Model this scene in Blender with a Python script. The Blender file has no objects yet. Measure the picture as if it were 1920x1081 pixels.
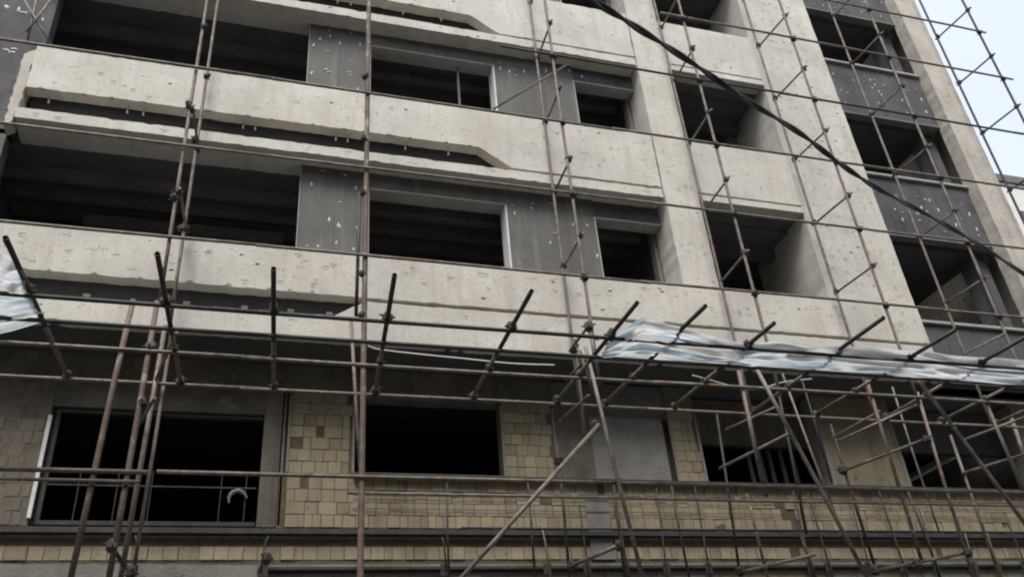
import bpy, bmesh, math, random
from mathutils import Vector, Matrix, noise
random.seed(7)
S = bpy.context.scene
COL = S.collection

# ------------------------------------------------------------------ camera
F_PX, YAW, PITCH, ROLL = 1631.2, 0.33114, 0.547306, -0.089202
fw = Vector((math.sin(YAW)*math.cos(PITCH), math.cos(YAW)*math.cos(PITCH), math.sin(PITCH)))
r0 = Vector((math.cos(YAW), -math.sin(YAW), 0)); u0 = r0.cross(fw)
rt = r0*math.cos(ROLL) + u0*math.sin(ROLL); up = -r0*math.sin(ROLL) + u0*math.cos(ROLL)
CAM = Vector((0, 0, 1.6))
cd = bpy.data.cameras.new('camera'); cam = bpy.data.objects.new('camera', cd); COL.objects.link(cam)
cd.sensor_width = 36; cd.lens = F_PX/1920*36; cd.clip_end = 2000; cd.clip_start = 0.05
M = Matrix((rt, up, -fw)).transposed().to_4x4(); M.translation = CAM; cam.matrix_world = M
S.camera = cam
# ------------------------------------------------------------------ world and sun
W = bpy.data.worlds.new('World'); S.world = W; W.use_nodes = True
nt = W.node_tree; nt.nodes.clear()
SUN_EL, SUN_ROT = math.radians(57), math.radians(205)
sky = nt.nodes.new('ShaderNodeTexSky'); sky.sky_type = 'NISHITA'; sky.sun_disc = False
sky.sun_elevation = SUN_EL; sky.sun_rotation = SUN_ROT; sky.air_density = 1.0; sky.dust_density = 6.0; sky.ozone_density = 1.0
geo = nt.nodes.new('ShaderNodeTexCoord'); nz = nt.nodes.new('ShaderNodeTexNoise')
nz.inputs['Scale'].default_value = 1.6; nz.inputs['Detail'].default_value = 5
nt.links.new(geo.outputs['Generated'], nz.inputs['Vector'])
rmp = nt.nodes.new('ShaderNodeMapRange'); rmp.inputs[1].default_value = .3; rmp.inputs[2].default_value = .7
rmp.inputs[3].default_value = .70; rmp.inputs[4].default_value = .90
nt.links.new(nz.outputs['Fac'], rmp.inputs[0])
mx = nt.nodes.new('ShaderNodeMix'); mx.data_type = 'RGBA'
nt.links.new(rmp.outputs[0], mx.inputs[0]); nt.links.new(sky.outputs[0], mx.inputs[6])
mx.inputs[7].default_value = (4.7, 5.05, 5.5, 1)          # the white cloud layer
bg = nt.nodes.new('ShaderNodeBackground'); bg.inputs[1].default_value = 0.1
out = nt.nodes.new('ShaderNodeOutputWorld')
nt.links.new(mx.outputs[2], bg.inputs[0]); nt.links.new(bg.outputs[0], out.inputs[0])
sl = bpy.data.lights.new('sun', 'SUN'); so = bpy.data.objects.new('sun', sl); COL.objects.link(so)
sl.energy = 1.5; sl.angle = math.radians(28); sl.color = (1, .975, .94)
d = Vector((math.sin(SUN_ROT)*math.cos(SUN_EL), math.cos(SUN_ROT)*math.cos(SUN_EL), math.sin(SUN_EL)))
so.rotation_euler = d.to_track_quat('Z', 'Y').to_euler(); so.location = (0, -10, 40)
S.view_settings.view_transform = 'Standard'; S.view_settings.look = 'None'
S.view_settings.exposure = 1.2; S.view_settings.gamma = 1; S.view_settings.use_curve_mapping = False
S.render.engine = 'CYCLES'
S.cycles.filter_width = 2.1
S.cycles.max_bounces = 10

# ------------------------------------------------------------------ helpers
WP = {}
def px(x, y, Y):
    """point of the photograph (1920x1081) on the plane at distance Y"""
    v = fw*F_PX + rt*(x-960) - up*(y-540.5)
    return CAM + v*(Y/v.y)
def pz(x, y, z):
    v = fw*F_PX + rt*(x-960) - up*(y-540.5)
    return CAM + v*((z-1.6)/v.z)
def thing(name, label, cat, loc=(0, 0, 0), group=None):
    o = bpy.data.objects.new(name, None); COL.objects.link(o); o.location = loc
    o.empty_display_size = .3
    o['label'] = label; o['category'] = cat
    if group: o['group'] = group
    WP[o] = Vector(loc); return o
def link(name, me, parent=None, at=(0, 0, 0)):
    o = bpy.data.objects.new(name, me); COL.objects.link(o)
    WP[o] = Vector(at)
    if parent is not None:
        o.parent = parent; o.location = WP[o] - WP[parent]
    else: o.location = at
    return o
def obj(name, bm, mat, parent=None, bevel=0, smooth=False, at=(0, 0, 0), kind=None):
    if bevel:
        es = [e for e in bm.edges if len(e.link_faces) == 2 and e.calc_face_angle(0) > .5]
        bmesh.ops.bevel(bm, geom=es, offset=bevel, segments=1, affect='EDGES')
    bmesh.ops.recalc_face_normals(bm, faces=bm.faces)
    me = bpy.data.meshes.new(name); bm.to_mesh(me); bm.free(); me.materials.append(mat)
    if smooth: me.polygons.foreach_set('use_smooth', [True]*len(me.polygons))
    o = link(name, me, parent, at)
    if kind: o['kind'] = kind
    return o
def NB(): return bmesh.new()
def box(bm, a, b):
    x0, y0, z0 = a; x1, y1, z1 = b
    v = [bm.verts.new(p) for p in ((x0,y0,z0),(x1,y0,z0),(x1,y1,z0),(x0,y1,z0),(x0,y0,z1),(x1,y0,z1),(x1,y1,z1),(x0,y1,z1))]
    for f in ((3,2,1,0),(4,5,6,7),(0,1,5,4),(1,2,6,5),(2,3,7,6),(3,0,4,7)): bm.faces.new([v[i] for i in f])
    return bm
def prism(bm, pts, y0, y1):
    a = [bm.verts.new((x, y0, z)) for x, z in pts]; b = [bm.verts.new((x, y1, z)) for x, z in pts]
    bm.faces.new(a); bm.faces.new(b[::-1])
    n = len(pts)
    for i in range(n): bm.faces.new((a[i], b[i], b[(i+1) % n], a[(i+1) % n]))
    return bm
def rag(pts, amp=.007, seg=.11):
    o = []
    for (x0, z0), (x1, z1) in zip(pts, pts[1:]+pts[:1]):
        L = math.hypot(x1-x0, z1-z0); n = max(1, int(L/seg)); o.append((x0, z0))
        for k in range(1, n):
            f = k/n; a = random.uniform(-amp, amp)
            if random.random() < .05: a -= amp*2.5*(1 if z1 >= z0 else -1)*(1 if abs(x1-x0) > abs(z1-z0) else 0)
            dx, dz = -(z1-z0)/L, (x1-x0)/L; o.append((x0+(x1-x0)*f+dx*a, z0+(z1-z0)*f+dz*a))
    return o
def tube(bm, pts, r, n=9, hollow=False):
    pts = [Vector(p) for p in pts]; rings = []
    for i, p in enumerate(pts):
        t = (pts[min(i+1, len(pts)-1)] - pts[max(i-1, 0)]).normalized()
        a = t.cross(Vector((.31, .2, .93)) if abs(t.z) < .9 else Vector((1, .1, 0))).normalized(); b = t.cross(a)
        rr = r[i] if isinstance(r, list) else r
        rings.append([bm.verts.new(p + (a*math.cos(k*2*math.pi/n) + b*math.sin(k*2*math.pi/n))*rr) for k in range(n)])
    for A, B in zip(rings, rings[1:]):
        for k in range(n): bm.faces.new((A[k], A[(k+1) % n], B[(k+1) % n], B[k])).smooth = True
    for R, q, pn in ((rings[0], pts[0], pts[1]), (rings[-1], pts[-1], pts[-2])):
        if hollow:      # an open pipe end: inner ring and a dark bottom a hand deep
            inn = [bm.verts.new(q + (v.co-q)*.8) for v in R]; dd = (pn-q).normalized()*.08
            inn2 = [bm.verts.new(v.co + dd) for v in inn]
            for k in range(n):
                k2 = (k+1) % n
                bm.faces.new((R[k], R[k2], inn[k2], inn[k])); bm.faces.new((inn[k], inn[k2], inn2[k2], inn2[k]))
            bm.faces.new(inn2)
        else: bm.faces.new(R)
    return bm

# ------------------------------------------------------------------ materials
def mat(name, c1, c2, scale=3, rough=.85, bump=.3, bscale=40, stretch=(1, 1, 1), spots=None, streak=None, metal=0, fine=.5):
    """two-tone noise colour, optional spots (colour, scale, threshold) and vertical streaks (colour, amount)"""
    m = bpy.data.materials.new(name); m.use_nodes = True; n = m.node_tree.nodes; l = m.node_tree.links
    b = n['Principled BSDF']; b.inputs['Roughness'].default_value = rough; b.inputs['Metallic'].default_value = metal
    tc = n.new('ShaderNodeNewGeometry'); mp = n.new('ShaderNodeMapping'); mp.inputs['Scale'].default_value = stretch
    l.new(tc.outputs['Position'], mp.inputs[0])
    def nz_(s, det=6, src=mp, ro=.6):
        t = n.new('ShaderNodeTexNoise'); t.inputs['Scale'].default_value = s; t.inputs['Detail'].default_value = det
        t.inputs['Roughness'].default_value = ro; l.new(src.outputs[0], t.inputs['Vector']); return t
    def mr(src, a, bb, c=0., d_=1.):
        t = n.new('ShaderNodeMapRange'); l.new(src, t.inputs[0])
        for i, v in enumerate((a, bb, c, d_)): t.inputs[i+1].default_value = v
        return t.outputs[0]
    def mix(f, A, B):
        t = n.new('ShaderNodeMix'); t.data_type = 'RGBA'; l.new(f, t.inputs[0])
        for i, q in ((6, A), (7, B)):
            if isinstance(q, tuple): t.inputs[i].default_value = (*q, 1)
            else: l.new(q, t.inputs[i])
        return t.outputs[2]
    col = mix(mr(nz_(scale).outputs['Fac'], .32, .68), c1, c2)
    f2 = nz_(scale*9, 4); dk = tuple(v*.72 for v in c1)
    col = mix(mr(f2.outputs['Fac'], .5, .8, 0, fine), col, dk)
    if streak:
        ms = n.new('ShaderNodeMapping'); ms.inputs['Scale'].default_value = (5, 5, .5); l.new(tc.outputs['Position'], ms.inputs[0])
        col = mix(mr(nz_(1.2, 5, ms).outputs['Fac'], .52, .75, 0, streak[1]), col, streak[0])
    if spots:
        col = mix(mr(nz_(spots[1], 3, mp, .5).outputs['Fac'], spots[2], spots[2]+.05, 0, .8), col, spots[0])
    l.new(col, b.inputs['Base Color'])
    bp = n.new('ShaderNodeBump'); bp.inputs['Strength'].default_value = bump; bp.inputs['Distance'].default_value = .02
    l.new(nz_(bscale, 5).outputs['Fac'], bp.inputs['Height']); l.new(bp.outputs[0], b.inputs['Normal'])
    return m
STONE  = mat('pale_stone', (.50, .47, .415), (.64, .61, .55), 1.4, .8, .5, 30, spots=((.25, .22, .18), 8, .69), streak=((.38, .345, .295), .5))
STONE2 = mat('weathered_stone', (.42, .385, .335), (.56, .52, .46), 1.6, .85, .6, 22, spots=((.2, .18, .15), 7, .66), streak=((.3, .27, .23), .7))
UNDER  = mat('raw_stone_back', (.23, .215, .185), (.30, .28, .24), 3, .9, .5, 25)
GREY   = mat('cement_board', (.105, .103, .097), (.155, .151, .142), 1.3, .85, .35, 50, streak=((.21, .205, .19), .7))
GREYD  = mat('dark_cement_board', (.062, .062, .066), (.105, .104, .108), 1.6, .85, .35, 40, streak=((.15, .15, .155), .5), spots=((.05,.05,.06), 5, .66))
PLAST  = mat('reveal_plaster', (.34, .33, .30), (.43, .42, .39), 3, .85, .4, 30)
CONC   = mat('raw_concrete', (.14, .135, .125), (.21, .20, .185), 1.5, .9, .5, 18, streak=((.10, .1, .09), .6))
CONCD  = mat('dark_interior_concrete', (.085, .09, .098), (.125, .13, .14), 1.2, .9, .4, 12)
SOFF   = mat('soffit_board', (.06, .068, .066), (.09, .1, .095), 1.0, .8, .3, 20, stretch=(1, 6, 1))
BRKN   = mat('brown_lintel', (.10, .087, .07), (.19, .168, .135), 2.6, .9, .6, 22, spots=((.2, .185, .155), 4, .66), streak=((.07, .06, .05), .8))
BR1 = mat('yellow_brick', (.245, .205, .135), (.32, .275, .185), 1.7, .8, .5, 35, streak=((.13, .1, .065), .55), spots=((.14, .11, .07), 8, .68))
BR2 = mat('pale_yellow_brick', (.27, .23, .15), (.36, .31, .21), 1.7, .8, .5, 35, streak=((.16, .13, .085), .55), spots=((.18, .15, .1), 8, .7))
BR3 = mat('brown_yellow_brick', (.21, .17, .11), (.28, .23, .15), 1.7, .85, .6, 35, streak=((.09, .07, .05), .6), spots=((.1, .08, .05), 8, .66))
MORT   = mat('mortar', (.085, .07, .045), (.14, .115, .075), 6, .95, .6, 40)
BLOCK  = mat('grey_block', (.17, .163, .148), (.26, .25, .225), 2.4, .9, .6, 24, spots=((.1, .09, .07), 6, .66))
PLYEL  = mat('stained_yellow_render', (.19, .16, .105), (.27, .23, .155), 1.6, .9, .5, 20, streak=((.15, .125, .085), .8), spots=((.12, .1, .07), 6, .65))
STEEL  = mat('old_galvanised_pipe', (.10, .082, .068), (.25, .215, .18), 7, .6, .3, 60, metal=.25, spots=((.17, .085, .05), 5, .6), fine=.7)
RUST   = mat('rusty_pipe', (.10, .068, .052), (.20, .15, .12), 6, .7, .5, 50, metal=.15, spots=((.34, .30, .26), 6, .6), fine=.8)
DSTEEL = mat('dark_painted_pipe', (.025, .024, .026), (.06, .055, .052), 7, .6, .3, 60, metal=.2, fine=.5)
COUP   = mat('coupler_iron', (.03, .027, .025), (.075, .06, .05), 15, .7, .5, 60, metal=.3)
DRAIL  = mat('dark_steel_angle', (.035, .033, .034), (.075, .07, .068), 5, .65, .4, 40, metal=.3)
WHITE  = mat('white_plaster', (.62, .62, .60), (.75, .75, .73), 8, .8, .4, 50)
MARK   = mat('pencil_mark', (.06, .055, .05), (.17, .15, .13), 12, .9, 0, 20)
RUBBER = mat('cable_rubber', (.012, .012, .014), (.028, .028, .032), 6, .5, .3, 60)
ASPH   = mat('asphalt', (.045, .045, .046), (.065, .064, .062), 4, .9, .5, 60)
BRD = mat('soot_brown_brick', (.13, .11, .082), (.20, .17, .13), 2, .85, .6, 35)
PAVE   = mat('pavement', (.11, .107, .10), (.16, .155, .145), 2, .9, .4, 30)
FARW   = mat('far_white_brick', (.6, .58, .55), (.7, .68, .64), 3, .8, .2, 20)
GLASSD = mat('far_window_glass', (.04, .05, .06), (.06, .07, .08), 3, .15, 0, 20)
def tarp_mat():
    m = bpy.data.materials.new('striped_woven_tarp'); m.use_nodes = True; n = m.node_tree.nodes; l = m.node_tree.links
    b = n['Principled BSDF']; b.inputs['Roughness'].default_value = .55
    uv = n.new('ShaderNodeUVMap'); sx = n.new('ShaderNodeSeparateXYZ'); l.new(uv.outputs[0], sx.inputs[0])
    nn = n.new('ShaderNodeTexNoise'); nn.noise_dimensions = '1D'; nn.inputs['Scale'].default_value = 7; nn.inputs['Detail'].default_value = 2
    l.new(sx.outputs[1], nn.inputs['W'])
    cr = n.new('ShaderNodeValToRGB'); e = cr.color_ramp.elements
    cols = [(0, (.86,.86,.87)), (.36, (.86,.86,.85)), (.41, (.42,.62,.74)), (.46, (.86,.87,.87)), (.53, (.84,.85,.87)), (.56, (.78,.74,.74)), (.59, (.84,.84,.8)), (.64, (.55,.66,.66)), (.7, (.80,.83,.86)), (1, (.86,.86,.86))]
    e[0].position, e[0].color = 0, (*cols[0][1], 1); e[1].position, e[1].color = 1, (*cols[-1][1], 1)
    for p, c in cols[1:-1]: q = e.new(p); q.color = (*c, 1)
    l.new(nn.outputs['Fac'], cr.inputs[0])
    n2 = n.new('ShaderNodeTexNoise'); n2.inputs['Scale'].default_value = 2.5; n2.inputs['Detail'].default_value = 6
    mr = n.new('ShaderNodeMapRange'); mr.inputs[1].default_value = .5; mr.inputs[2].default_value = .75; mr.inputs[4].default_value = .22
    g = n.new('ShaderNodeNewGeometry'); l.new(g.outputs['Position'], n2.inputs['Vector']); l.new(n2.outputs['Fac'], mr.inputs[0])
    mx = n.new('ShaderNodeMix'); mx.data_type = 'RGBA'; l.new(mr.outputs[0], mx.inputs[0]); l.new(cr.outputs[0], mx.inputs[6]); mx.inputs[7].default_value = (.45, .5, .55, 1)
    l.new(mx.outputs[2], b.inputs['Base Color'])
    tr = n.new('ShaderNodeBsdfTranslucent'); l.new(mx.outputs[2], tr.inputs[0])
    ms = n.new('ShaderNodeMixShader'); ms.inputs[0].default_value = .72
    l.new(b.outputs[0], ms.inputs[1]); l.new(tr.outputs[0], ms.inputs[2]); l.new(ms.outputs[0], n['Material Output'].inputs[0])
    return m
TARP = tarp_mat()

# ------------------------------------------------------------------ ground
def struct(name, bm, m): o = obj(name, bm, m); o['kind'] = 'structure'; return o
bm = NB(); bm.faces.new([bm.verts.new(p) for p in ((-400,-400,-.15),(400,-400,-.15),(400,400,-.15),(-400,400,-.15))]); struct('ground', bm, PAVE)
bm = NB(); bm.faces.new([bm.verts.new(p) for p in ((-120,-4.5,-.146),(120,-4.5,-.146),(120,5,-.146),(-120,5,-.146))]); struct('road', bm, ASPH)
bm = NB(); box(bm, (-120, 5, -.16), (120, 12.88, 0)); struct('pavement', bm, PAVE)

# ------------------------------------------------------------------ the building
B = thing('apartment_building', 'unfinished concrete apartment block with pale stone bands, grey boards and yellow brick, behind the scaffolding', 'building', (6, 12, 0))
D = 12.0
XL, XR = -9.0, 16.4           # building's extent along the street
def bpart(name, a, b, m, bevel=0, parent=B, kind=None):
    return obj(name, box(NB(), a, b), m, parent, bevel=bevel, kind=kind)
def boards(name, xs, y, z0, z1, m, d=.3):
    for i, (a, b) in enumerate(zip(xs, xs[1:])):
        yy = y + random.choice((0, .003, .006)); obj(name, box(NB(), (a+.002, yy, z0), (b-.002, y+d, z1)), m, B, bevel=.003)
TOPS = [9.72, 13.32, 16.92, 20.52]
# interior slabs, back walls, cross walls
for z in [8.13] + [t - 1.6 + .01 for t in TOPS[1:]]:
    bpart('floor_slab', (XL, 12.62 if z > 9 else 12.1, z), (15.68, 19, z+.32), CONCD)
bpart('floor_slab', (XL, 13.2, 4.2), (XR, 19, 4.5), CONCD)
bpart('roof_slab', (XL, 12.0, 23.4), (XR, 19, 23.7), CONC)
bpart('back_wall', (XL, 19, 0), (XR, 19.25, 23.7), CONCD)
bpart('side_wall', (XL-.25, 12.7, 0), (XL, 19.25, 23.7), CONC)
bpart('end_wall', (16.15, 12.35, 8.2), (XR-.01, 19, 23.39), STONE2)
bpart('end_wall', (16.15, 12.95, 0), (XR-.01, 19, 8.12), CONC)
for z0 in [t - .8 for t in TOPS]:
    for x, m in ((7.46, CONCD), (-4.6, CONCD)):
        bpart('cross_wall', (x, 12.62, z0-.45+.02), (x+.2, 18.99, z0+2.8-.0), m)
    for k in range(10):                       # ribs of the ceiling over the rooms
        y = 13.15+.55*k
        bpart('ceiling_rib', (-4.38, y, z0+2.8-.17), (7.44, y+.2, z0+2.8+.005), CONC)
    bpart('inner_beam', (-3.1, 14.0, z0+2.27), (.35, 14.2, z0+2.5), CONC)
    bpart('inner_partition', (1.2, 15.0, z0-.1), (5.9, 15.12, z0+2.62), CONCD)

# ---- bay 1 : bands A (upper floors) with the open recess and the chamfered end
def band_upper(t):
    e = NB(); prism(e, rag([(-3.93, t), (7.40, t), (7.40, t-1.335), (4.32, t-1.335), (3.72, t-.93), (-3.93, t-.93)]), D-.03, D+.2)
    obj('parapet_panel', e, STONE, B)
    bpart('parapet_back', (-3.9, D+.3, t-1.28), (7.4, D+.45, t-.03), CONCD)
    e = NB(); prism(e, rag([(-3.97, t-1.395), (7.40, t-1.395), (7.40, t-1.6), (-3.97, t-1.6)]), D-.035, D+.62)
    obj('ledge', e, STONE, B)
    e = NB(); prism(e, rag([(-4.1, t-.2), (-3.94, t-.06), (-3.94, t-.92), (-3.96, t-1.25), (-3.985, t-1.66), (-4.1, t-1.75)], .02, .09), D+.0, D+.29)
    obj('end_block', e, STONE2, B)
    # anchors hanging in the recess
    for x in [-3.6, -2.35, -2.08, -.55, -.3, 1.05, 1.3, 2.3, 3.15]:
        x += random.uniform(-.05, .05)
        e = NB(); box(e, (x-.010, D+.08, t-1.10), (x+.010, D+.10, t-.96)); box(e, (x-.016, D+.07, t-1.115), (x+.016, D+.11, t-1.101)); obj('anchor_bracket', e, PLAST, B)
        bpart('anchor_strap', (x-.02, D+.09, t-1.3), (x+.02, D+.3, t-1.27), DRAIL)
for t in TOPS[1:]: band_upper(t)
# lower band: recess at the left, chamfered panel that rises to the right of it
t = 9.72
e = NB(); prism(e, rag([(-4.3, t), (12.6, t), (12.6, t-.825), (1.62, t-.825), (-4.3, t-.80)]), D-.03, D+.2); obj('parapet_panel', e, STONE, B)
e = NB(); prism(e, rag([(-4.3, t-1.22), (1.15, t-1.2), (1.62, t-.90), (12.6, t-.90), (12.6, t-1.6), (-4.3, t-1.6)]), D-.035, D+.2); obj('parapet_panel', e, STONE, B)
bpart('parapet_back', (-4.3, D+.3, t-1.59), (12.6, D+.45, t-.03), CONCD)
for x in (-2.45, -1.05, -.2, .5, 1.1):
    bpart('anchor_bracket', (x-.05, D+.24, t-1.02), (x+.05, D+.29, t-.98), WHITE)
# ragged mortar chips along the band bottoms
e = NB()
for t in TOPS:
    x = -3.7
    while x < (1.2 if t < 10 else 3.6):
        w = random.uniform(.03, .07); h = random.uniform(.015, .045)
        prism(e, [(x-w, t-.80-(0 if t < 10 else .13)-.002), (x+w, t-.80-(0 if t < 10 else .13)-.002), (x+w*.3, t-.80-(0 if t < 10 else .13)+h), (x-w*.2, t-.80-(0 if t < 10 else .13)+h)], D-.034, D+.0)
        x += random.uniform(.28, .75)
obj('edge_chips', e, UNDER, B, kind='stuff')
# overhang underside
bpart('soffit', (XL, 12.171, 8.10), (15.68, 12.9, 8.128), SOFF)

# ---- bay 1 : grey board wall behind the bands, with its openings
GY = 12.3
for i, t in enumerate(TOPS):
    z0, z1 = t-.0, t+2.0
    if i == 3: z1 = 22.4
    boards('board_panel', [.53, 1.12, 1.70], GY, z0-.1, z1, GREY)
    boards('board_panel', [4.25, 4.85, 5.44, 6.02], GY, z0-.1, z1, GREY)
    bpart('board_header', (1.702, GY+.004, z0+1.65), (4.248, GY+.3, z1), GREY)
    bpart('board_header', (6.022, GY+.03, z0+1.61), (7.44, GY+.3, z1), GREYD)
    # plaster frame round the middle window
    bpart('window_lintel', (1.72, GY-.006, z0+1.635), (4.24, GY+.32, z0+1.66), PLAST)
    bpart('window_jamb', (4.235, GY-.006, z0-.1), (4.265, GY+.32, z0+1.634), WHITE)
    bpart('window_jamb', (1.69, GY-.006, z0-.1), (1.72, GY+.32, z0+1.634), PLAST)
    bpart('window_lintel', (6.03, GY+.02, z0+1.585), (7.43, GY+.32, z0+1.612), PLAST)
    bpart('window_jamb', (6.005, GY-.004, z0-.1), (6.03, GY+.32, z0+1.584), PLAST)
    bpart('window_jamb', (7.36, D+.62, z0-.1), (7.44, D+.8, z1), CONC)
    if i == 1: bpart('window_post', (3.52, GY+.2, z0-.1), (3.56, GY+.24, z0+1.63), CONC)
    bpart('board_edge', (.515, GY-.004, z0-.1), (.528, GY+.05, z1), PLAST)
    # board wall left of the bay
    bpart('board_panel', (XL, GY, t-1.7 if t > 10 else 8.14), (-4.105, GY+.3, z1 if t < 10 else t-1.2), GREY if i != 1 else GREYD)
    if i >= 1: bpart('board_panel', (XL, GY+.002, t-1.19), (-3.92, GY+.3, z1-.1), GREYD)
# floor slab edge over the windows (between ledge and boards)
# ---- pilasters and bay 2
def pilaster(x0, x1, z0, z1, y1, m=STONE): return obj('pilaster', prism(NB(), rag([(x0, z0), (x1, z0), (x1, z1), (x0, z1)], .006, .16), D, y1), m, B)
pilaster(7.455, 8.2, 9.725, 23.39, 12.62)
pilaster(10.6, 12.6, 9.725, 23.39, 13.9)
for t in TOPS[1:]:
    obj('parapet_panel', box(NB(), (8.203, D-.012, t-1.33), (10.597, D+.2, t)), STONE, B, bevel=.012)
    obj('ledge', box(NB(), (8.203, D-.02, t-1.53), (10.597, D+.3, t-1.39)), STONE, B, bevel=.012)
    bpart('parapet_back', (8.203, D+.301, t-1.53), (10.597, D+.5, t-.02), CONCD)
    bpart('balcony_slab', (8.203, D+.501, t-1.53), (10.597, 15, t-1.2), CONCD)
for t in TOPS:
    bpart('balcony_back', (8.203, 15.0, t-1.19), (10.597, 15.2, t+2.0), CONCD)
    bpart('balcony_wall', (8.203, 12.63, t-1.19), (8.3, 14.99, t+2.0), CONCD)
    bpart('balcony_beam', (8.31, 13.2, t+1.75), (10.59, 13.4, t+2.05), CONCD)
# ---- bay 3 : dark boards and windows
for k, (za, zb) in enumerate([(8.15, 9.55), (11.79, 13.39), (15.34, 16.97), (18.96, 20.55), (22.5, 23.39)]):
    boards('spandrel_board', [12.605, 13.4, 14.2, 14.95, 15.695], GY, za, zb, GREYD, .25)
    obj('window_sill', box(NB(), (12.605, GY-.07, zb+.003), (15.69, GY+.28, zb+.06)), PLAST, B, bevel=.006)
    bpart('window_lintel', (12.605, GY-.02, za-.05), (15.69, GY+.27, za-.003), CONC)
for z0, z1 in ((9.62, 11.73), (13.46, 15.28), (17.04, 18.9), (20.62, 22.44)):
    fr = NB()
    box(fr, (15.25, GY+.18, z0), (15.32, GY+.24, z1)); box(fr, (12.66, GY+.18, z0), (12.72, GY+.24, z1))
    box(fr, (12.72, GY+.18, z1-.07), (15.25, GY+.24, z1)); obj('window_frame', fr, DRAIL, B)
    bpart('inner_wall', (13.2, 14.6, z0-.3), (14.4, 14.7, z1-.1), CONCD)
    bpart('inner_column', (15.33, GY+.3, z0-.05), (15.69, GY+.7, z1+.05), CONCD)
obj('pilaster', prism(NB(), rag([(15.70, 8.16), (16.4, 8.16), (16.4, 23.39), (15.70, 23.39)], .008, .16), D, 12.34), STONE2, B)

# ---- white dabs of adhesive on the boards, one small blob mesh shared by all
def dab_mesh(n=9, sx=.045, sz=.07):
    e = NB(); c = e.verts.new((0, -.014, 0)); R = []
    for k in range(n):
        a = k*2*math.pi/n; s = random.uniform(.55, 1.1); R.append(e.verts.new((math.cos(a)*sx*s, 0, math.sin(a)*sz*s)))
    for k in range(n): e.faces.new((c, R[k], R[(k+1) % n]))
    bmesh.ops.recalc_face_normals(e, faces=e.faces)
    me = bpy.data.meshes.new('adhesive_dab'); e.to_mesh(me); e.free(); me.materials.append(WHITE); return me
DABS = [dab_mesh(9, .022, .055), dab_mesh(9, .05, .02), dab_mesh(8, .035, .035), dab_mesh(10, .06, .018)]
def dab(x, y, k=None, s=1.0, Y=GY-.001):
    p = px(x, y, Y); o = link('adhesive_dab', DABS[random.randrange(4) if k is None else k], B, (p.x, Y, p.z)); o.scale = (s, 1, s)
    o.rotation_euler = (0, random.uniform(-.3, .3), 0)
for a in [(600,73,0),(637,81,0),(675,84,0),(614,96,1),(657,113,1),(612,130,2,.8),(616,135,1,1.2),(655,135,3),(657,141,1),(617,57,1),(658,62,1),
          (584,345,0),(667,352,0),(605,320,1),(647,328,1),(617,412,0,1.1),(938,128,0),(955,134,0),(967,141,1),(982,134,0),(965,130,1),(1024,133,0),(1091,144,0),(1068,132,0),
          (965,400,0),(1040,437,1),(1082,455,3),(1120,480,0),(584,137,0),(588,85,0),(1022,152,1),(1060,245,1),
          (12,13,2,1.4),(35,18,0,1.3),(45,24,3,1.4),(52,22,1),(12,94,3,1.3),(22,98,1,1.5),(27,92,3,1.3),(78,25,0),(66,33,2,.8),(80,37,0),
          (1632,150,2),(1640,150,1),(1636,165,2),(1648,172,0),(1653,178,0),(1660,190,2),(1648,193,2),(1662,204,1),(1650,205,1),(1728,187,0,1.1),(1737,210,0,1.2),(1720,130,0),
          (1728,390,0,1.3),(1760,394,0,1.2),(1735,374,1,1.4),(1693,412,0,1.2),(1725,413,1,1.2),(1793,422,0,1.2),(1818,402,0,1.3),(1832,430,0,1.2),
          (1567,2,2),(1620,5,2),(1653,5,2),(1580,20,1)]:
    dab(*a)
for k in range(46):          # more dabs, in the loose rows the boards were glued with
    zc = random.choice((12.1, 12.5, 12.95, 15.6, 16.0, 16.5, 19.2)) + random.uniform(-.08, .08); xc = 13.0 + (k % 9)*.3 + random.uniform(-.08, .08)
    o = link('adhesive_dab', DABS[k % 4], B, (xc, GY-.001, zc)); o.scale = (.85, 1, .85)
for k in range(26):
    t = random.choice((9.72, 13.32)); xc = random.choice((.65, .9, 1.2, 1.5, 4.45, 4.75, 5.1, 5.5, 5.85)) + random.uniform(-.06, .06)
    o = link('adhesive_dab', DABS[k % 4], B, (xc, GY-.001, t + random.choice((.35, .8, 1.35, 1.7)) + random.uniform(-.1, .1))); o.scale = (.85, 1, .85)
# crayon strokes and little spalls scattered over the stone
e = NB()
def stroke(x, z, y, L, a, w=.006):
    n = 4; pts = []
    for k in range(n+1):
        s = k/n-.5; pts.append((x+math.cos(a)*L*s+random.uniform(-.01, .01), z+math.sin(a)*L*s+random.uniform(-.009, .009)))
    for (x0, z0), (x1, z1) in zip(pts, pts[1:]):
        dx, dz = x1-x0, z1-z0; q = math.hypot(dx, dz) or 1; ox, oz = -dz/q*w, dx/q*w
        vs = [e.verts.new(p) for p in ((x0-ox, y, z0-oz), (x1-ox, y, z1-oz), (x1+ox, y, z1+oz), (x0+ox, y, z0+oz))]; e.faces.new(vs)
def blotch(x, z, y, r):
    n = 7; e.faces.new([e.verts.new((x+math.cos(k*2*math.pi/n)*r*random.uniform(.6, 1.2)*1.5, y, z+math.sin(k*2*math.pi/n)*r*random.uniform(.4, .9))) for k in range(n)])
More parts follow.
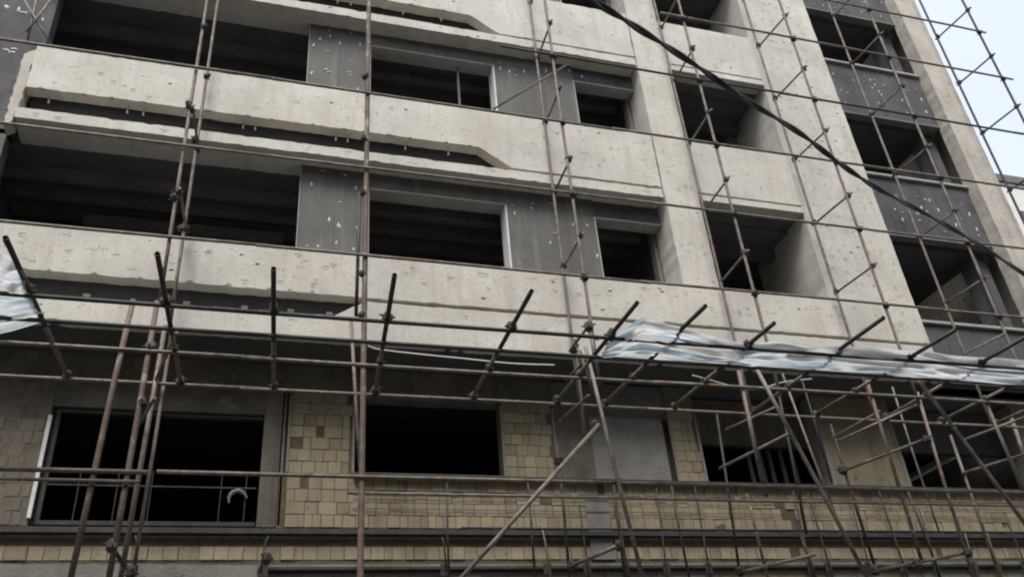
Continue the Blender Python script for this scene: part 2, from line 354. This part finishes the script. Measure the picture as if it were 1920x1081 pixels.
def scatter(x0, x1, z0, z1, y, step=.62):
    step *= .72
    x = x0+random.uniform(.1, .3)
    while x < x1-.05:
        k = random.random()
        zz = z0 + (z1-z0)*random.uniform(.1, .9)
        if k < .30:
            for q in range(random.randint(2, 4)): stroke(min(x+q*.05, x1-.06), zz+random.uniform(-.02, .02), y, random.uniform(.03, .06), random.uniform(-1.4, 1.4), .0032)
        elif k < .55:
            stroke(x, zz, y, random.uniform(.06, .12), random.uniform(-.3, .3), .0055); stroke(x, zz-.05, y, random.uniform(.04, .1), random.uniform(-.3, .3), .0035)
        elif k < .8: blotch(x, zz, y, random.choice((.008, .012, .016, .03)))
        x += step*random.uniform(.35, 1.1)
for t in TOPS[1:]:
    scatter(-3.8, 7.3, t-.88, t-.05, D-.0315, .42); scatter(4.5, 7.3, t-1.3, t-.6, D-.0315, .6); scatter(-3.8, 7.3, t-1.57, t-1.42, D-.0365, 1.0)
    scatter(8.3, 10.5, t-1.3, t-.05, D-.0135, .3)
for k in range(4): scatter(-4, 12.5, 8.95, 9.7, D-.0315, .95)
scatter(-4, 1, 8.2, 8.45, D-.0365, .9); scatter(1.7, 12.5, 8.2, 8.8, D-.0365, .7)
z = 9.9
while z < 23:
    scatter(10.7, 12.5, z-.1, z+.15, D-.0015, .38); scatter(7.5, 8.15, z-.1, z+.15, D-.0015, .5); scatter(15.75, 16.3, z-.1, z+.1, D-.0015, .6); z += .27
obj('crayon_marks', e, MARK, B, kind='stuff')

# ---- first floor : brick wall under the overhang
WY = 12.9
walls = [(XL, -2.72, 'l'), (.25, .63, 'c')]
bpart('brick_backing', (XL, WY, 0), (XR, WY+.3, 5.46), MORT)
bpart('brick_backing', (.24, WY, 5.461), (XR, WY+.3, 6.28), MORT)
bpart('plaster_wall', (XL, WY-.01, 5.461), (-2.72, WY+.3, 8.09), BRKN)
for x0, x1 in ((.62, 1.6), (4.04, 4.95), (7.13, 7.66)): bpart('pier_backing', (x0, WY, 6.281), (x1, WY+.3, 7.6), MORT)
bpart('concrete_column', (.242, WY-.02, 5.47), (.5, WY+.3, 7.6), BRKN)
bpart('pier_backing', (.5, WY+.1, 5.47), (.619, WY+.3, 7.6), CONC)
bpart('drain_pipe', (.53, WY+.0, 5.5), (.56, WY+.05, 7.6), STEEL)
bpart('lintel', (-2.719, WY+.0, 7.22), (.2415, WY+.3, 8.09), BRKN)
bpart('lintel', (.2415, WY+.002, 7.601), (5.0, WY+.3, 8.09), BRKN)
bpart('lintel', (5.001, WY+.05, 7.45), (7.129, WY+.3, 8.09), CONC)
bpart('lintel', (7.66, WY+.45, 7.2), (10.3, WY+.6, 8.09), BRKN)
bpart('lintel', (7.13, WY+.003, 7.601), (7.66, WY+.3, 8.09), BRKN)
bpart('lintel', (11.851, WY+.45, 7.2), (XR, WY+.6, 8.09), CONCD)
bpart('filled_opening', (4.951, WY+.03, 6.281), (5.62, WY+.25, 7.45), BRKN)
bpart('filled_opening', (5.62, WY+.005, 6.281), (7.0, WY+.25, 7.45), BLOCK)
bpart('pier_edge', (7.0, WY+.1, 6.281), (7.129, WY+.3, 7.45), DRAIL)
bpart('rendered_pier', (10.301, WY, 6.281), (11.85, WY+.4, 8.09), PLYEL)
bpart('pier_edge', (11.851, WY-.01, 6.281), (11.93, WY+.38, 8.09), BLOCK)
bpart('pier_edge', (10.23, WY-.01, 6.281), (10.3, WY+.38, 8.09), BLOCK)
bpart('rendered_pier', (14.9, WY-.1, 6.281), (15.5, WY+.4, 8.09), BLOCK)
for x in (.62, 1.6, 4.04, 4.95, 7.13, 7.66): bpart('pier_edge', (x-.02, WY-.03, 6.3), (x+.02, WY-.001, 7.55), BLOCK)
# white strip and dark metal frame of the big window
bpart('window_strip', (-2.74, WY-.05, 5.56), (-2.69, WY-.012, 7.05), WHITE)
f = NB(); box(f, (-2.66, WY+.05, 7.15), (.22, WY+.12, 7.2)); box(f, (-2.66, WY+.05, 5.56), (-2.6, WY+.12, 7.149)); box(f, (-2.66, WY+.05, 5.5), (.22, WY+.12, 5.559))
wf = obj('window_frame', f, DRAIL, B)
for x in (-2.2, -1.7, -1.25, -.3, .05): obj('frame_bar', box(NB(), (x, WY+.07, 5.56), (x+.012, WY+.085, 6.3)), DRAIL, wf)
obj('frame_bar', box(NB(), (-2.6, WY+.066, 6.06), (.2, WY+.086, 6.08)), DRAIL, wf)
bpart('window_sill', (1.6, WY-.05, 6.285), (4.04, WY+.3, 6.315), BLOCK)
for a_, b_ in ((1.6, 5.0), (5.02, 9.4), (9.42, 15.8)): bpart('sill_shade_strip', (a_, WY-.13, 6.225), (b_, WY-.03, 6.28), DRAIL)  # projecting sill strip, its dark colour stands in for the shade below
for x in (9.0, 9.25, 9.45, 9.7, 9.95): bpart('inner_batten', (x, 13.55, 6.0), (x+.07, 13.6, 7.3), CONC)
# first floor rooms
for x in (.5, 5.0, 7.2, 11.2): bpart('cross_wall', (x, WY+.61, 4.51), (x+.2, 18.9, 8.12), CONCD)
# bricks: nearest 300 their own objects, the rest one joined part
BW, BH, G = .195, .192, .009
def brick_mesh(w, h, m, k):
    e2 = NB(); box(e2, (-w/2, -.012, -h/2), (w/2, .03, h/2))
    bmesh.ops.bevel(e2, geom=[x for x in e2.edges if all(v.co.y < 0 for v in x.verts)], offset=.0035, segments=1, affect='EDGES')
    for v in e2.verts: v.co += Vector((random.uniform(-.003, .003), random.uniform(-.003, .003), random.uniform(-.003, .003)))
    bmesh.ops.recalc_face_normals(e2, faces=e2.faces)
    me = bpy.data.meshes.new('brick'); e2.to_mesh(me); e2.free(); me.materials.append(m); return me
BM_ = {}; BMD = {}
for wi in (.12, .195, .275):
    BMD[wi] = brick_mesh(wi-G, BH-G, BRD, 0)
    BM_[wi] = [brick_mesh(wi-G, BH-G, m, 0) for m in (BR1, BR1, BR2, BR2, BR3)]
spots = []
def bricks(x0, x1, z0, rows, pale=.5):
    for r in range(rows):
        x = x0 + (0 if r % 2 == 0 else -.0); z = z0+BH*(r+.5)
        while x < x1-.05:
            w = random.choices((.12, .195, .275), (2, 6, 1))[0]
            if x+w > x1: w = .12
            if x+w > x1+.03: break
            if random.random() > .012: spots.append((x+w/2, z, w, pale))
            x += w
bricks(-4.3, -2.8, 5.47, 11, .1); bricks(-3.9, 15.8, 5.0, 1, .8); bricks(.63, 15.8, 5.47, 4, .5)
for x0, x1 in ((.64, 1.58), (4.06, 4.93), (7.15, 7.64)): bricks(x0, x1, 6.29, 7 if x0 > 1 else 7, .45)
spots.sort(key=lambda s: (s[0]-2)**2*.5 + (s[1]-6)**2)
rest = NB(); RM = [BR1, BR2, BR3, BRD]
for i, (x, z, w, pale) in enumerate(spots):
    me = BMD[w] if x < -2.7 and z > 5.3 else BM_[w][random.choices(range(5), (1.3, 1.3, pale*1.4, pale*1.4, .35))[0]]
    yy = WY-.001+random.uniform(-.009, .008) + (.009 if random.random() < .05 else 0)
    if i < 300: link('brick', me, B, (x, yy, z))
    else:
        n0 = len(rest.verts); f0 = len(rest.faces); rest.from_mesh(me); rest.verts.ensure_lookup_table(); rest.faces.ensure_lookup_table()
        for f in rest.faces[f0:]: f.material_index = RM.index(me.materials[0])
        for v in rest.verts[n0:]: v.co += Vector((x, yy, z))
fb = obj('far_bricks', rest, BR1, B, kind='stuff')
for m in RM[1:]: fb.data.materials.append(m)
# grey blocks at the bottom
bk = NB(); prism(bk, rag([(-4.6, 4.15), (.32, 4.15), (.32, 4.93), (-1.2, 4.95), (-4.6, 4.95)], .01, .12), WY-.035, WY-.002); obj('concrete_band', bk, BLOCK, B)
for r, (z0, z1) in enumerate(((4.56, 4.94), (4.15, 4.545))):
    x = .34 + .0*r
    while x < 13.5:
        w = random.uniform(.38, .62); bk = NB(); y = random.uniform(-.01, .01)
        box(bk, (x+.006, WY-.03+y, z0+.006), (x+w-.006, WY-.001, z1-.006)); obj('block', bk, BLOCK if random.random() < .75 else PLYEL, B, bevel=.008); x += w
bpart('concrete_patch', (5.35, WY-.03, 5.0), (5.75, WY-.0135, 6.04), BLOCK)
bpart('pale_board', (-1.25, WY-.06, 4.45), (-.45, WY-.035, 4.67), WHITE)
# dark steel angles on the wall and the thin uprights that carry the future cladding
for z, x0 in ((5.385, -4.6), (4.86, .3)):
    a = NB(); h_ = .035 if z > 5 else .02; box(a, (x0, WY-.12, z-h_), (15.9, WY-.06, z+h_)); box(a, (x0, WY-.06, z-.06), (15.9, WY-.045, z+h_)); obj('cladding_rail', a, DRAIL, B)
for x in (-1.3, .38, -3.3, 2.95, 4.55, 5.2, 5.85, 6.55, 7.3, 9.2, 9.55, 10.35, 11.05, 11.75, 12.6, 13.1, 13.7, 14.4):
    zt = random.uniform(5.5, 6.2) if x > 4 else 5.3; tl = random.uniform(-.05, .05)
    obj('cladding_upright', tube(NB(), [(x+tl, WY-.158, 4.3 if x > 4 else 4.8), (x+random.uniform(-.01, .01), WY-.16, 5.2), (x-tl, WY-.158, zt)], random.uniform(.011, .018), 6), random.choice((DRAIL, COUP, STEEL)), B)
    bpart('fixing_plate', (x-.06, WY-.15, 4.74), (x+.06, WY-.142, 4.9), COUP)
# thin cladding wires between the outside strips
for z in (5.75, 5.95): bpart('tie_wire', (1.6, WY-.045, z), (15, WY-.038, z+.008), DRAIL)

# ------------------------------------------------------------------ scaffolding
SC = thing('scaffolding', 'tall rusty tube scaffolding of two pole rows standing along the whole building front', 'scaffolding', (6, 11.3, 0))
YI, YO = 11.75, 10.83
def pole(name, a, b, r=.029, m=STEEL, parent=SC, bow=.012, hollow=False, n=9):
    a, b = Vector(a), Vector(b); L = (b-a).length; k = max(2, int(L/1.2)); pts = []
    o1, o2 = random.uniform(-bow, bow), random.uniform(-bow, bow); ph = random.uniform(0, 6)
    t = (b-a).normalized(); s1 = t.cross(Vector((.3, .5, .8))).normalized(); s2 = t.cross(s1)
    for i in range(k+1):
        f = i/k; w = math.sin(f*math.pi)*L/6
        pts.append(a.lerp(b, f) + s1*(o1*w + .3*bow*math.sin(ph+f*7)*(0 < i < k)) + s2*o2*w)
    return obj(name, tube(NB(), pts, r, n, hollow), m, parent)
def coupler_mesh():
    e = NB(); box(e, (-.055, -.04, -.045), (.055, .04, .045))
    bmesh.ops.bevel(e, geom=e.edges[:], offset=.014, segments=1, affect='EDGES')
    tube(e, [(-.09, 0, .02), (.09, 0, .02)], .011, 6); tube(e, [(0, -.08, -.02), (0, .08, -.02)], .011, 6)
    tube(e, [(0, 0, -.065), (0, 0, .065)], .038, 8)
    bmesh.ops.recalc_face_normals(e, faces=e.faces)
    me = bpy.data.meshes.new('coupler'); e.to_mesh(me); e.free(); me.materials.append(COUP); return me
CM = coupler_mesh()
def coupler(p, parent=SC, s=1.0):
    s *= random.uniform(.85, 1.1)
    o = link('coupler', CM, parent, p); o.rotation_euler = (random.uniform(-.3, .3), random.uniform(-.3, .3), random.uniform(0, 3)); o.scale = (s, s, s); return o
# standards above the platform: (x, outer, zbottom)
TOPZ = 21.5
ups_out = [(-1.265, STEEL), (4.96, STEEL), (8.05, STEEL), (10.71, STEEL), (13.22, STEEL), (16.43, DSTEEL)]
ups_in  = [(-1.19, STEEL), (5.0, STEEL), (8.08, STEEL), (10.56, STEEL), (13.1, STEEL), (16.27, DSTEEL)]
for (x, m) in ups_out: pole('standard', (x, YO, 7.0 if x > 1 else 7.9), (x+random.uniform(-.02, .02), YO, TOPZ), .027, m, bow=.006)
for (x, m) in ups_in: pole('standard', (x, YI, 7.0 if x > 1 else 7.9), (x, YI, TOPZ), .027, m, bow=.006)
pm = pole('standard', (1.45, YO, 0), (1.46, YO, TOPZ), .041, RUST, bow=.004)
pm['label'] = 'thick red brown rusty upright'
pole('standard', (1.35, YO+.02, 7.9), (1.37, YO+.02, 10.1), .026, DSTEEL)
for z in (7.9, 8.6, 10.1, 11.2, 12.6): coupler((1.42, YO-.01, z), s=.9)
# ledgers of the outer row
for z, x0, x1 in ((8.90, -6, 17.1), (10.57, -6, 17.1), (12.19, -6, 17.1), (13.86, 4.0, 16.5), (15.66, 7.6, 16.6), (17.24, 9.8, 16.5), (18.9, 9, 16.6)):
    xs = [x0]
    while xs[-1] < x1: xs.append(min(xs[-1]+6, x1))
    for k, (a, b) in enumerate(zip(xs, xs[1:])):
        pole('ledger', (a-.1, YO-.05-.0*k, z), (b+.1, YO-.05, z+random.uniform(-.015, .015)), .024, STEEL if z != 13.86 else DSTEEL, bow=.006)
    for x, _ in ups_out:
        if x0 < x < x1 and x > 0: coupler((x, YO-.02, z))
# transoms between the rows
LV = [9.74, 11.36, 13.04, 14.78, 16.42, 18.05, 19.7]
for (xi, _), (xo, _) in zip(ups_in, ups_out):
    for z in LV:
        if xi < 0 and z > 13: continue
        zz = z + random.uniform(-.02, .02)
        pole('transom', (xo+.04, YO-.1, zz), (xi+.04, YI+.1, zz), .021, STEEL if xi < 16 else DSTEEL)
        coupler((xo+.02, YO, zz), s=.9); coupler((xi+.02, YI, zz), s=.9)
# level boards ties near the tower (thin cross bars seen against grey boards)
def pp(name, p1, Y1, p2, Y2, r=.026, m=STEEL, parent=SC, **k):
    return pole(name, px(*p1, Y1), px(*p2, Y2), r, m, parent, **k)
pp('brace', (925,205), 11.6, (1063,122), 10.9, .018)
pp('brace', (50,60), 12.0, (95,0), 12.0, .02); pp('brace', (52,75), 12.1, (68,0), 12.1, .02); pp('brace', (45,0), 12.05, (97,85), 12.05, .02)
coupler(px(355, 198, YO), s=1); coupler(px(383, 50, YO), s=1); coupler(px(327, 370, YO), s=1); coupler(px(366, 262, YI), s=1); coupler(px(388, 143, YI), s=.9); coupler(px(340, 428, YI), s=.9)
# the part below the platform
for a, b, Y, r, m in (((250,562),(131,1090),YO,.036,RUST), ((295,565),(203,1090),YO,.036,RUST), ((310,610),(225,1090),YI,.034,STEEL), ((322,620),(247,1090),YI+.1,.026,STEEL),
        ((658,598),(676,895),YI,.027,STEEL), ((1078,640),(1097,822),YI,.032,STEEL), ((1098,650),(1207,1090),YO-.1,.03,STEEL), ((1105,610),(1122,700),YO,.032,STEEL),
        ((1385,695),(1436,930),YO,.034,STEEL), ((1418,690),(1630,1090),YO-.3,.031,STEEL), ((1452,700),(1512,1000),YI,.024,DSTEEL), ((1625,712),(1728,1050),YO,.029,RUST),
        ((1557,795),(1640,1060),YI,.026,DSTEEL), ((1720,735),(1826,1085),YI-.4,.028,STEEL), ((1722,712),(1925,985),YO-.5,.031,STEEL), ((1782,815),(1872,1072),YI,.026,STEEL),
        ((1845,745),(1925,935),YO,.03,STEEL), ((1343,770),(1385,1060),YI+.2,.022,DSTEEL), ((1895,780),(1940,910),YI+.3,.04,STEEL), ((1150,905),(1172,1081),YI+.4,.024,DSTEEL), ((1045,830),(1068,1081),YI+.5,.022,DSTEEL),
        ((1467,700),(1580,1000),YI-.2,.02,STEEL), ((1500,700),(1560,905),YI+.3,.018,DSTEEL), ((1673,725),(1762,1000),YI+.2,.018,STEEL), ((1258,905),(1292,1081),YI+.3,.02,DSTEEL), ((1400,925),(1440,1085),YI+.3,.024,RUST), ((1500,1000),(1530,1085),YO+.1,.022,DSTEEL), ((1700,915),(1765,1085),YI+.2,.02,DSTEEL), ((990,905),(1003,1081),YI+.5,.018,DSTEEL), ((838,905),(842,1081),YI+.5,.016,DSTEEL)):
    pp('standard', a, Y, b, Y, r, m, bow=.016)
for a, Y1, b, Y2, r, m in (((1123,795),10.5,(862,1086),10.3,.030,STEEL), ((331,622),YO,(292,713),YI,.022,STEEL), ((290,745),YO,(262,795),YI,.022,STEEL), ((207,1022),YO,(246,1075),YI,.026,DSTEEL),
        ((1104,610),YO,(1070,655),YI,.024,STEEL), ((1104,740),YO,(1050,788),YI,.02,STEEL), ((1078,637),YO,(1093,668),YI,.02,STEEL), ((1099,672),YO,(1062,713),YI,.024,STEEL), ((1085,650),10.6,(1112,735),10.6,.02,RUST),
        ((1480,812),YO,(1348,878),YI,.024,STEEL), ((1720,758),YO,(1568,828),YI,.024,STEEL), ((1737,822),YO,(1580,882),YI,.024,RUST), ((1925,780),YO,(1805,825),YI,.024,STEEL), ((1925,850),YO,(1803,887),YI,.024,STEEL),
        ((1160,1022),YO,(1070,1060),YI,.03,STEEL), ((1820,1034),YO,(1637,1070),YI,.026,RUST), ((1530,1038),YO,(1387,1072),YI,.026,STEEL), ((1650,770),10.8,(1560,820),11.6,.02,STEEL), ((1460,760),10.8,(1360,805),11.6,.02,STEEL)):
    pp('brace', a, Y1, b, Y2, r, m, bow=.006)
for z, Y, x0, x1, r, m in ((5.17, YI+.1, 3.0, 15.5, .017, DSTEEL), (5.75, YI+.3, 4.2, 15.5, .014, RUST), (5.50, YO-.04, -1.0, 14.5, .027, STEEL), (5.49, YO-.04, -5, -1.1, .03, STEEL), (5.36, YO-.07, -5, -1.17, .022, STEEL), (5.61, YI, 1.4, 15.5, .022, STEEL)):
    xs = [x0]
    while xs[-1] < x1: xs.append(min(xs[-1]+6, x1))
    for a, b in zip(xs, xs[1:]): pole('ledger', (a, Y, z), (b, Y, z), r, m, bow=.004)
for p in ((268,755),(283,650),(210,1022),(245,1072),(1160,1022),(1072,1060),(1815,1035),(1580,880),(1075,655),(1104,612),(1640,1068),(1388,1070),(1048,862),(1116,797),(1738,824),(1720,1057),(500,1046)):
    coupler(px(*p, YO if p[0] not in (1072, 1388, 1580, 1075) else YI), s=1.15)

# ------------------------------------------------------------------ catch platform over the pavement
PF = thing('catch_platform', 'cantilevered fan of dark tubes sticking out over the street below the lowest pale stone band', 'platform', (6, 11.0, 7.1))
ZP = 7.1
for Y, m, r in ((11.75, STEEL, .026), (10.79, STEEL, .026), (10.13, DSTEEL, .028), (9.57, DSTEEL, .028)):
    xs = [-6]
    while xs[-1] < 17: xs.append(min(xs[-1]+6, 17))
    for a, b in zip(xs, xs[1:]): pole('ledger', (a-.15, Y, ZP), (b+.15, Y, ZP+random.uniform(-.012, .012)), r, m, PF, bow=.005)
outr = [((10,445),(130,712)),((295,475),(340,722)),((513,503),(513,735)),((740,515),(703,735)),((997,545),(887,743)),((1195,567),(1045,750)),((1323,573),(1140,750)),((1452,605),(1262,763)),
        ((1657,595),(1403,777)),((1793,617),(1527,777)),((1922,632),(1647,790)),((2030,655),(1757,792)),((2120,680),(1863,795)),((2250,690),(1980,797))]
for a, b in outr:
    A = pz(*a, ZP+.06); Bv = pz(*b, ZP+.06)
    f = (Bv-A).normalized(); mid = A + f*((10.13-A.y)/f.y)
    pole('outrigger', A, mid+f*.25, .031, DSTEEL, PF, hollow=True, bow=.003)
    pole('outrigger_tail', mid, Bv+f*.12, .028, STEEL, PF, bow=.004)
    for Y in (11.75, 9.57): coupler(A + f*((Y-A.y)/f.y), PF, 1.15)
    if a[0] > 250: coupler(A + f*((10.79-A.y)/f.y), PF, .9)
pole('ledger', px(7, 450, 8.7), px(60, 545, 9.4), .014, STEEL, PF)
pole('handrail', px(1885, 625, 9.2), px(1790, 672, 10.0), .018, STEEL, PF)

# ------------------------------------------------------------------ tarpaulins (lie on the platform)
def tarp(name, label, edge_in, edge_out, nu, nv, seed, lift):
    def at(L, u):
        f = u*(len(L)-1); i = min(int(f), len(L)-2); return L[i].lerp(L[i+1], f-i)
    e = NB(); uvl = e.loops.layers.uv.new('UVMap'); G_ = []
    for j in range(nv+1):
        row = []
        for i in range(nu+1):
            u, v = i/nu, j/nv
            p = at(edge_in, u).lerp(at(edge_out, u), v)
            q = Vector((u*nu*.018+seed, v*2.2, seed))
            n1 = noise.noise(Vector((q.x*1.1, q.y*2.2, seed))); n2 = noise.noise(Vector((q.x*3.3+n1*2, q.y*4.5, seed+5))); n3 = abs(noise.noise(Vector((q.x*1.2+v*1.5, q.y*7, seed+9))))
            p = p + Vector((n2*.03, n2*.05, .03 + lift*n1 + .06*n2 + .10*n3 - .10*math.sin(v*math.pi)))
            row.append(e.verts.new(p))
        G_.append(row)
    for j in range(nv):
        for i in range(nu):
            f = e.faces.new((G_[j][i], G_[j][i+1], G_[j+1][i+1], G_[j+1][i])); f.smooth = True
            for lp, (a, b) in zip(f.loops, ((i, j), (i+1, j), (i+1, j+1), (i, j+1))): lp[uvl].uv = (a/nu, b/nv + .16*noise.noise(Vector((a*.022, b*.05, seed))))
    o = obj(name, e, TARP); o['label'] = label; o['category'] = 'tarpaulin'
    md = o.modifiers.new('thickness', 'SOLIDIFY'); md.thickness = .004
    return o
Zt = ZP+.04
tarp('tarpaulin', 'long crumpled white tarpaulin with blue stripes lying on the dark tubes at the right',
     [pz(x, y, Zt) for x, y in ((1118,672),(1200,677),(1300,685),(1400,691),(1500,698),(1600,705),(1700,712),(1800,719),(1935,730))],
     [pz(x, y, Zt) for x, y in ((1140,640),(1205,600),(1310,628),(1400,648),(1500,651),(1600,655),(1720,663),(1800,672),(1935,684))], 220, 40, 3.3, .05)
tarp('tarpaulin', 'small blue green striped tarpaulin corner at the left edge beside the first slanting tube',
     [pz(x, y, Zt) for x, y in ((-120,655),(-40,645),(20,630),(88,606))],
     [pz(x, y, Zt) for x, y in ((-120,462),(-40,474),(0,484),(30,492))], 60, 40, 8.1, .05)

# ------------------------------------------------------------------ overhead cable
cpts = [(1040,-45,5.0),(1110,0,5.2),(1200,56,5.55),(1300,120,6.0),(1400,188,6.4),(1500,250,6.9),(1570,303,7.25),(1640,350,7.6),(1740,403,8.2),(1830,455,8.8),(1930,520,9.5),(2080,620,10.5)]
base = [px(x, y, Y) for x, y, Y in cpts]
def dense(P, k=8):
    o = []
    for i in range(len(P)-1):
        p0, p1, p2, p3 = P[max(i-1, 0)], P[i], P[i+1], P[min(i+2, len(P)-1)]
        for j in range(k):
            t = j/k; o.append(.5*((2*p1)+(p2-p0)*t+(2*p0-5*p1+4*p2-p3)*t*t+(3*p1-p0-3*p2+p3)*t**3))
    return o+[P[-1]]
dp = dense(base)
cb = thing('overhead_cable', 'thick black twisted power cable crossing diagonally in front of the upper right floors', 'cable', tuple(base[0]))
for s in (0, 1):
    pts = []
    for i, p in enumerate(dp):
        a = i*.55 + s*math.pi; t = (dp[min(i+1, len(dp)-1)]-dp[max(i-1, 0)]).normalized(); n1 = t.cross(Vector((0, 0, 1))).normalized(); n2 = t.cross(n1)
        pts.append(p + (n1*math.cos(a)+n2*math.sin(a))*.019)
    obj('cable_strand', tube(NB(), pts, .021, 8), RUBBER, cb)
# rope under the overhang, bag in the window
rp = dense([px(x, y, 11.9) for x, y in ((690,648),(713,655),(790,664),(880,673),(960,681),(1040,684))])
rp2 = dense([px(x, y, 11.2) for x, y in ((1298,703),(1330,712),(1375,724),(1420,729),(1470,716),(1522,710))])
o = obj('rope', tube(NB(), rp2, .014, 6), PLAST); o['label'] = 'short sagging pale rope hanging under the long striped tarpaulin'; o['category'] = 'rope'
o = obj('rope', tube(NB(), rp, .012, 6), WHITE); o['label'] = 'thin pale rope strung under the dark overhang beside the rusty upright'; o['category'] = 'rope'
bp_ = px(440, 930, WY+.15)
e = NB()
q0 = [px(x, y, WY+.04) - bp_ for x, y in ((429,943),(430,931),(436,923),(447,919),(458,925),(463,934))]
tube(e, dense([Vector(v) for v in q0], 5), [.010+.027*math.sin(min(1, k/25)*math.pi)*random.uniform(.75, 1.15) for k in range(26)], 9)
o = obj('plastic_bag', e, BLOCK, smooth=True, at=tuple(bp_)); o['label'] = 'crumpled pale plastic bag caught on a bar of the large lower left window'; o['category'] = 'plastic bag'

# ------------------------------------------------------------------ neighbour down the street
NBD = thing('neighbour_building', 'distant white brick building glimpsed past the right edge of the block', 'building', (34, 24, 0))
bz = 21.4
obj('wall', box(NB(), (27.0, 20, 0), (44, 34, bz)), FARW, NBD)
obj('roof_edge', box(NB(), (26.9, 19.9, bz+.002), (44.1, 34.1, bz+.35)), PAVE, NBD)
for r in range(6):
    for k in range(10):
        x = 27.6+k*1.6; z = bz-1.3-r*3.2
        w = obj('window', box(NB(), (x, 19.96, z-1.3), (x+1.1, 19.998, z)), FARW, NBD)
        obj('pane', box(NB(), (x+.08, 19.94, z-1.22), (x+1.02, 19.959, z-.08)), GLASSD, w)
# unseen block across the street, added to darken the lower front
OB = thing('street_shade_building', 'plain unseen building across the street behind the viewer, added to shade the lower front', 'building', (5, -10, 0))
obj('wall', box(NB(), (-30, -18, 0), (40, -7, 20)), BRKN, OB)
obj('roof_edge', box(NB(), (-30.1, -18, 20.002), (40.1, -6.9, 20.3)), CONC, OB)
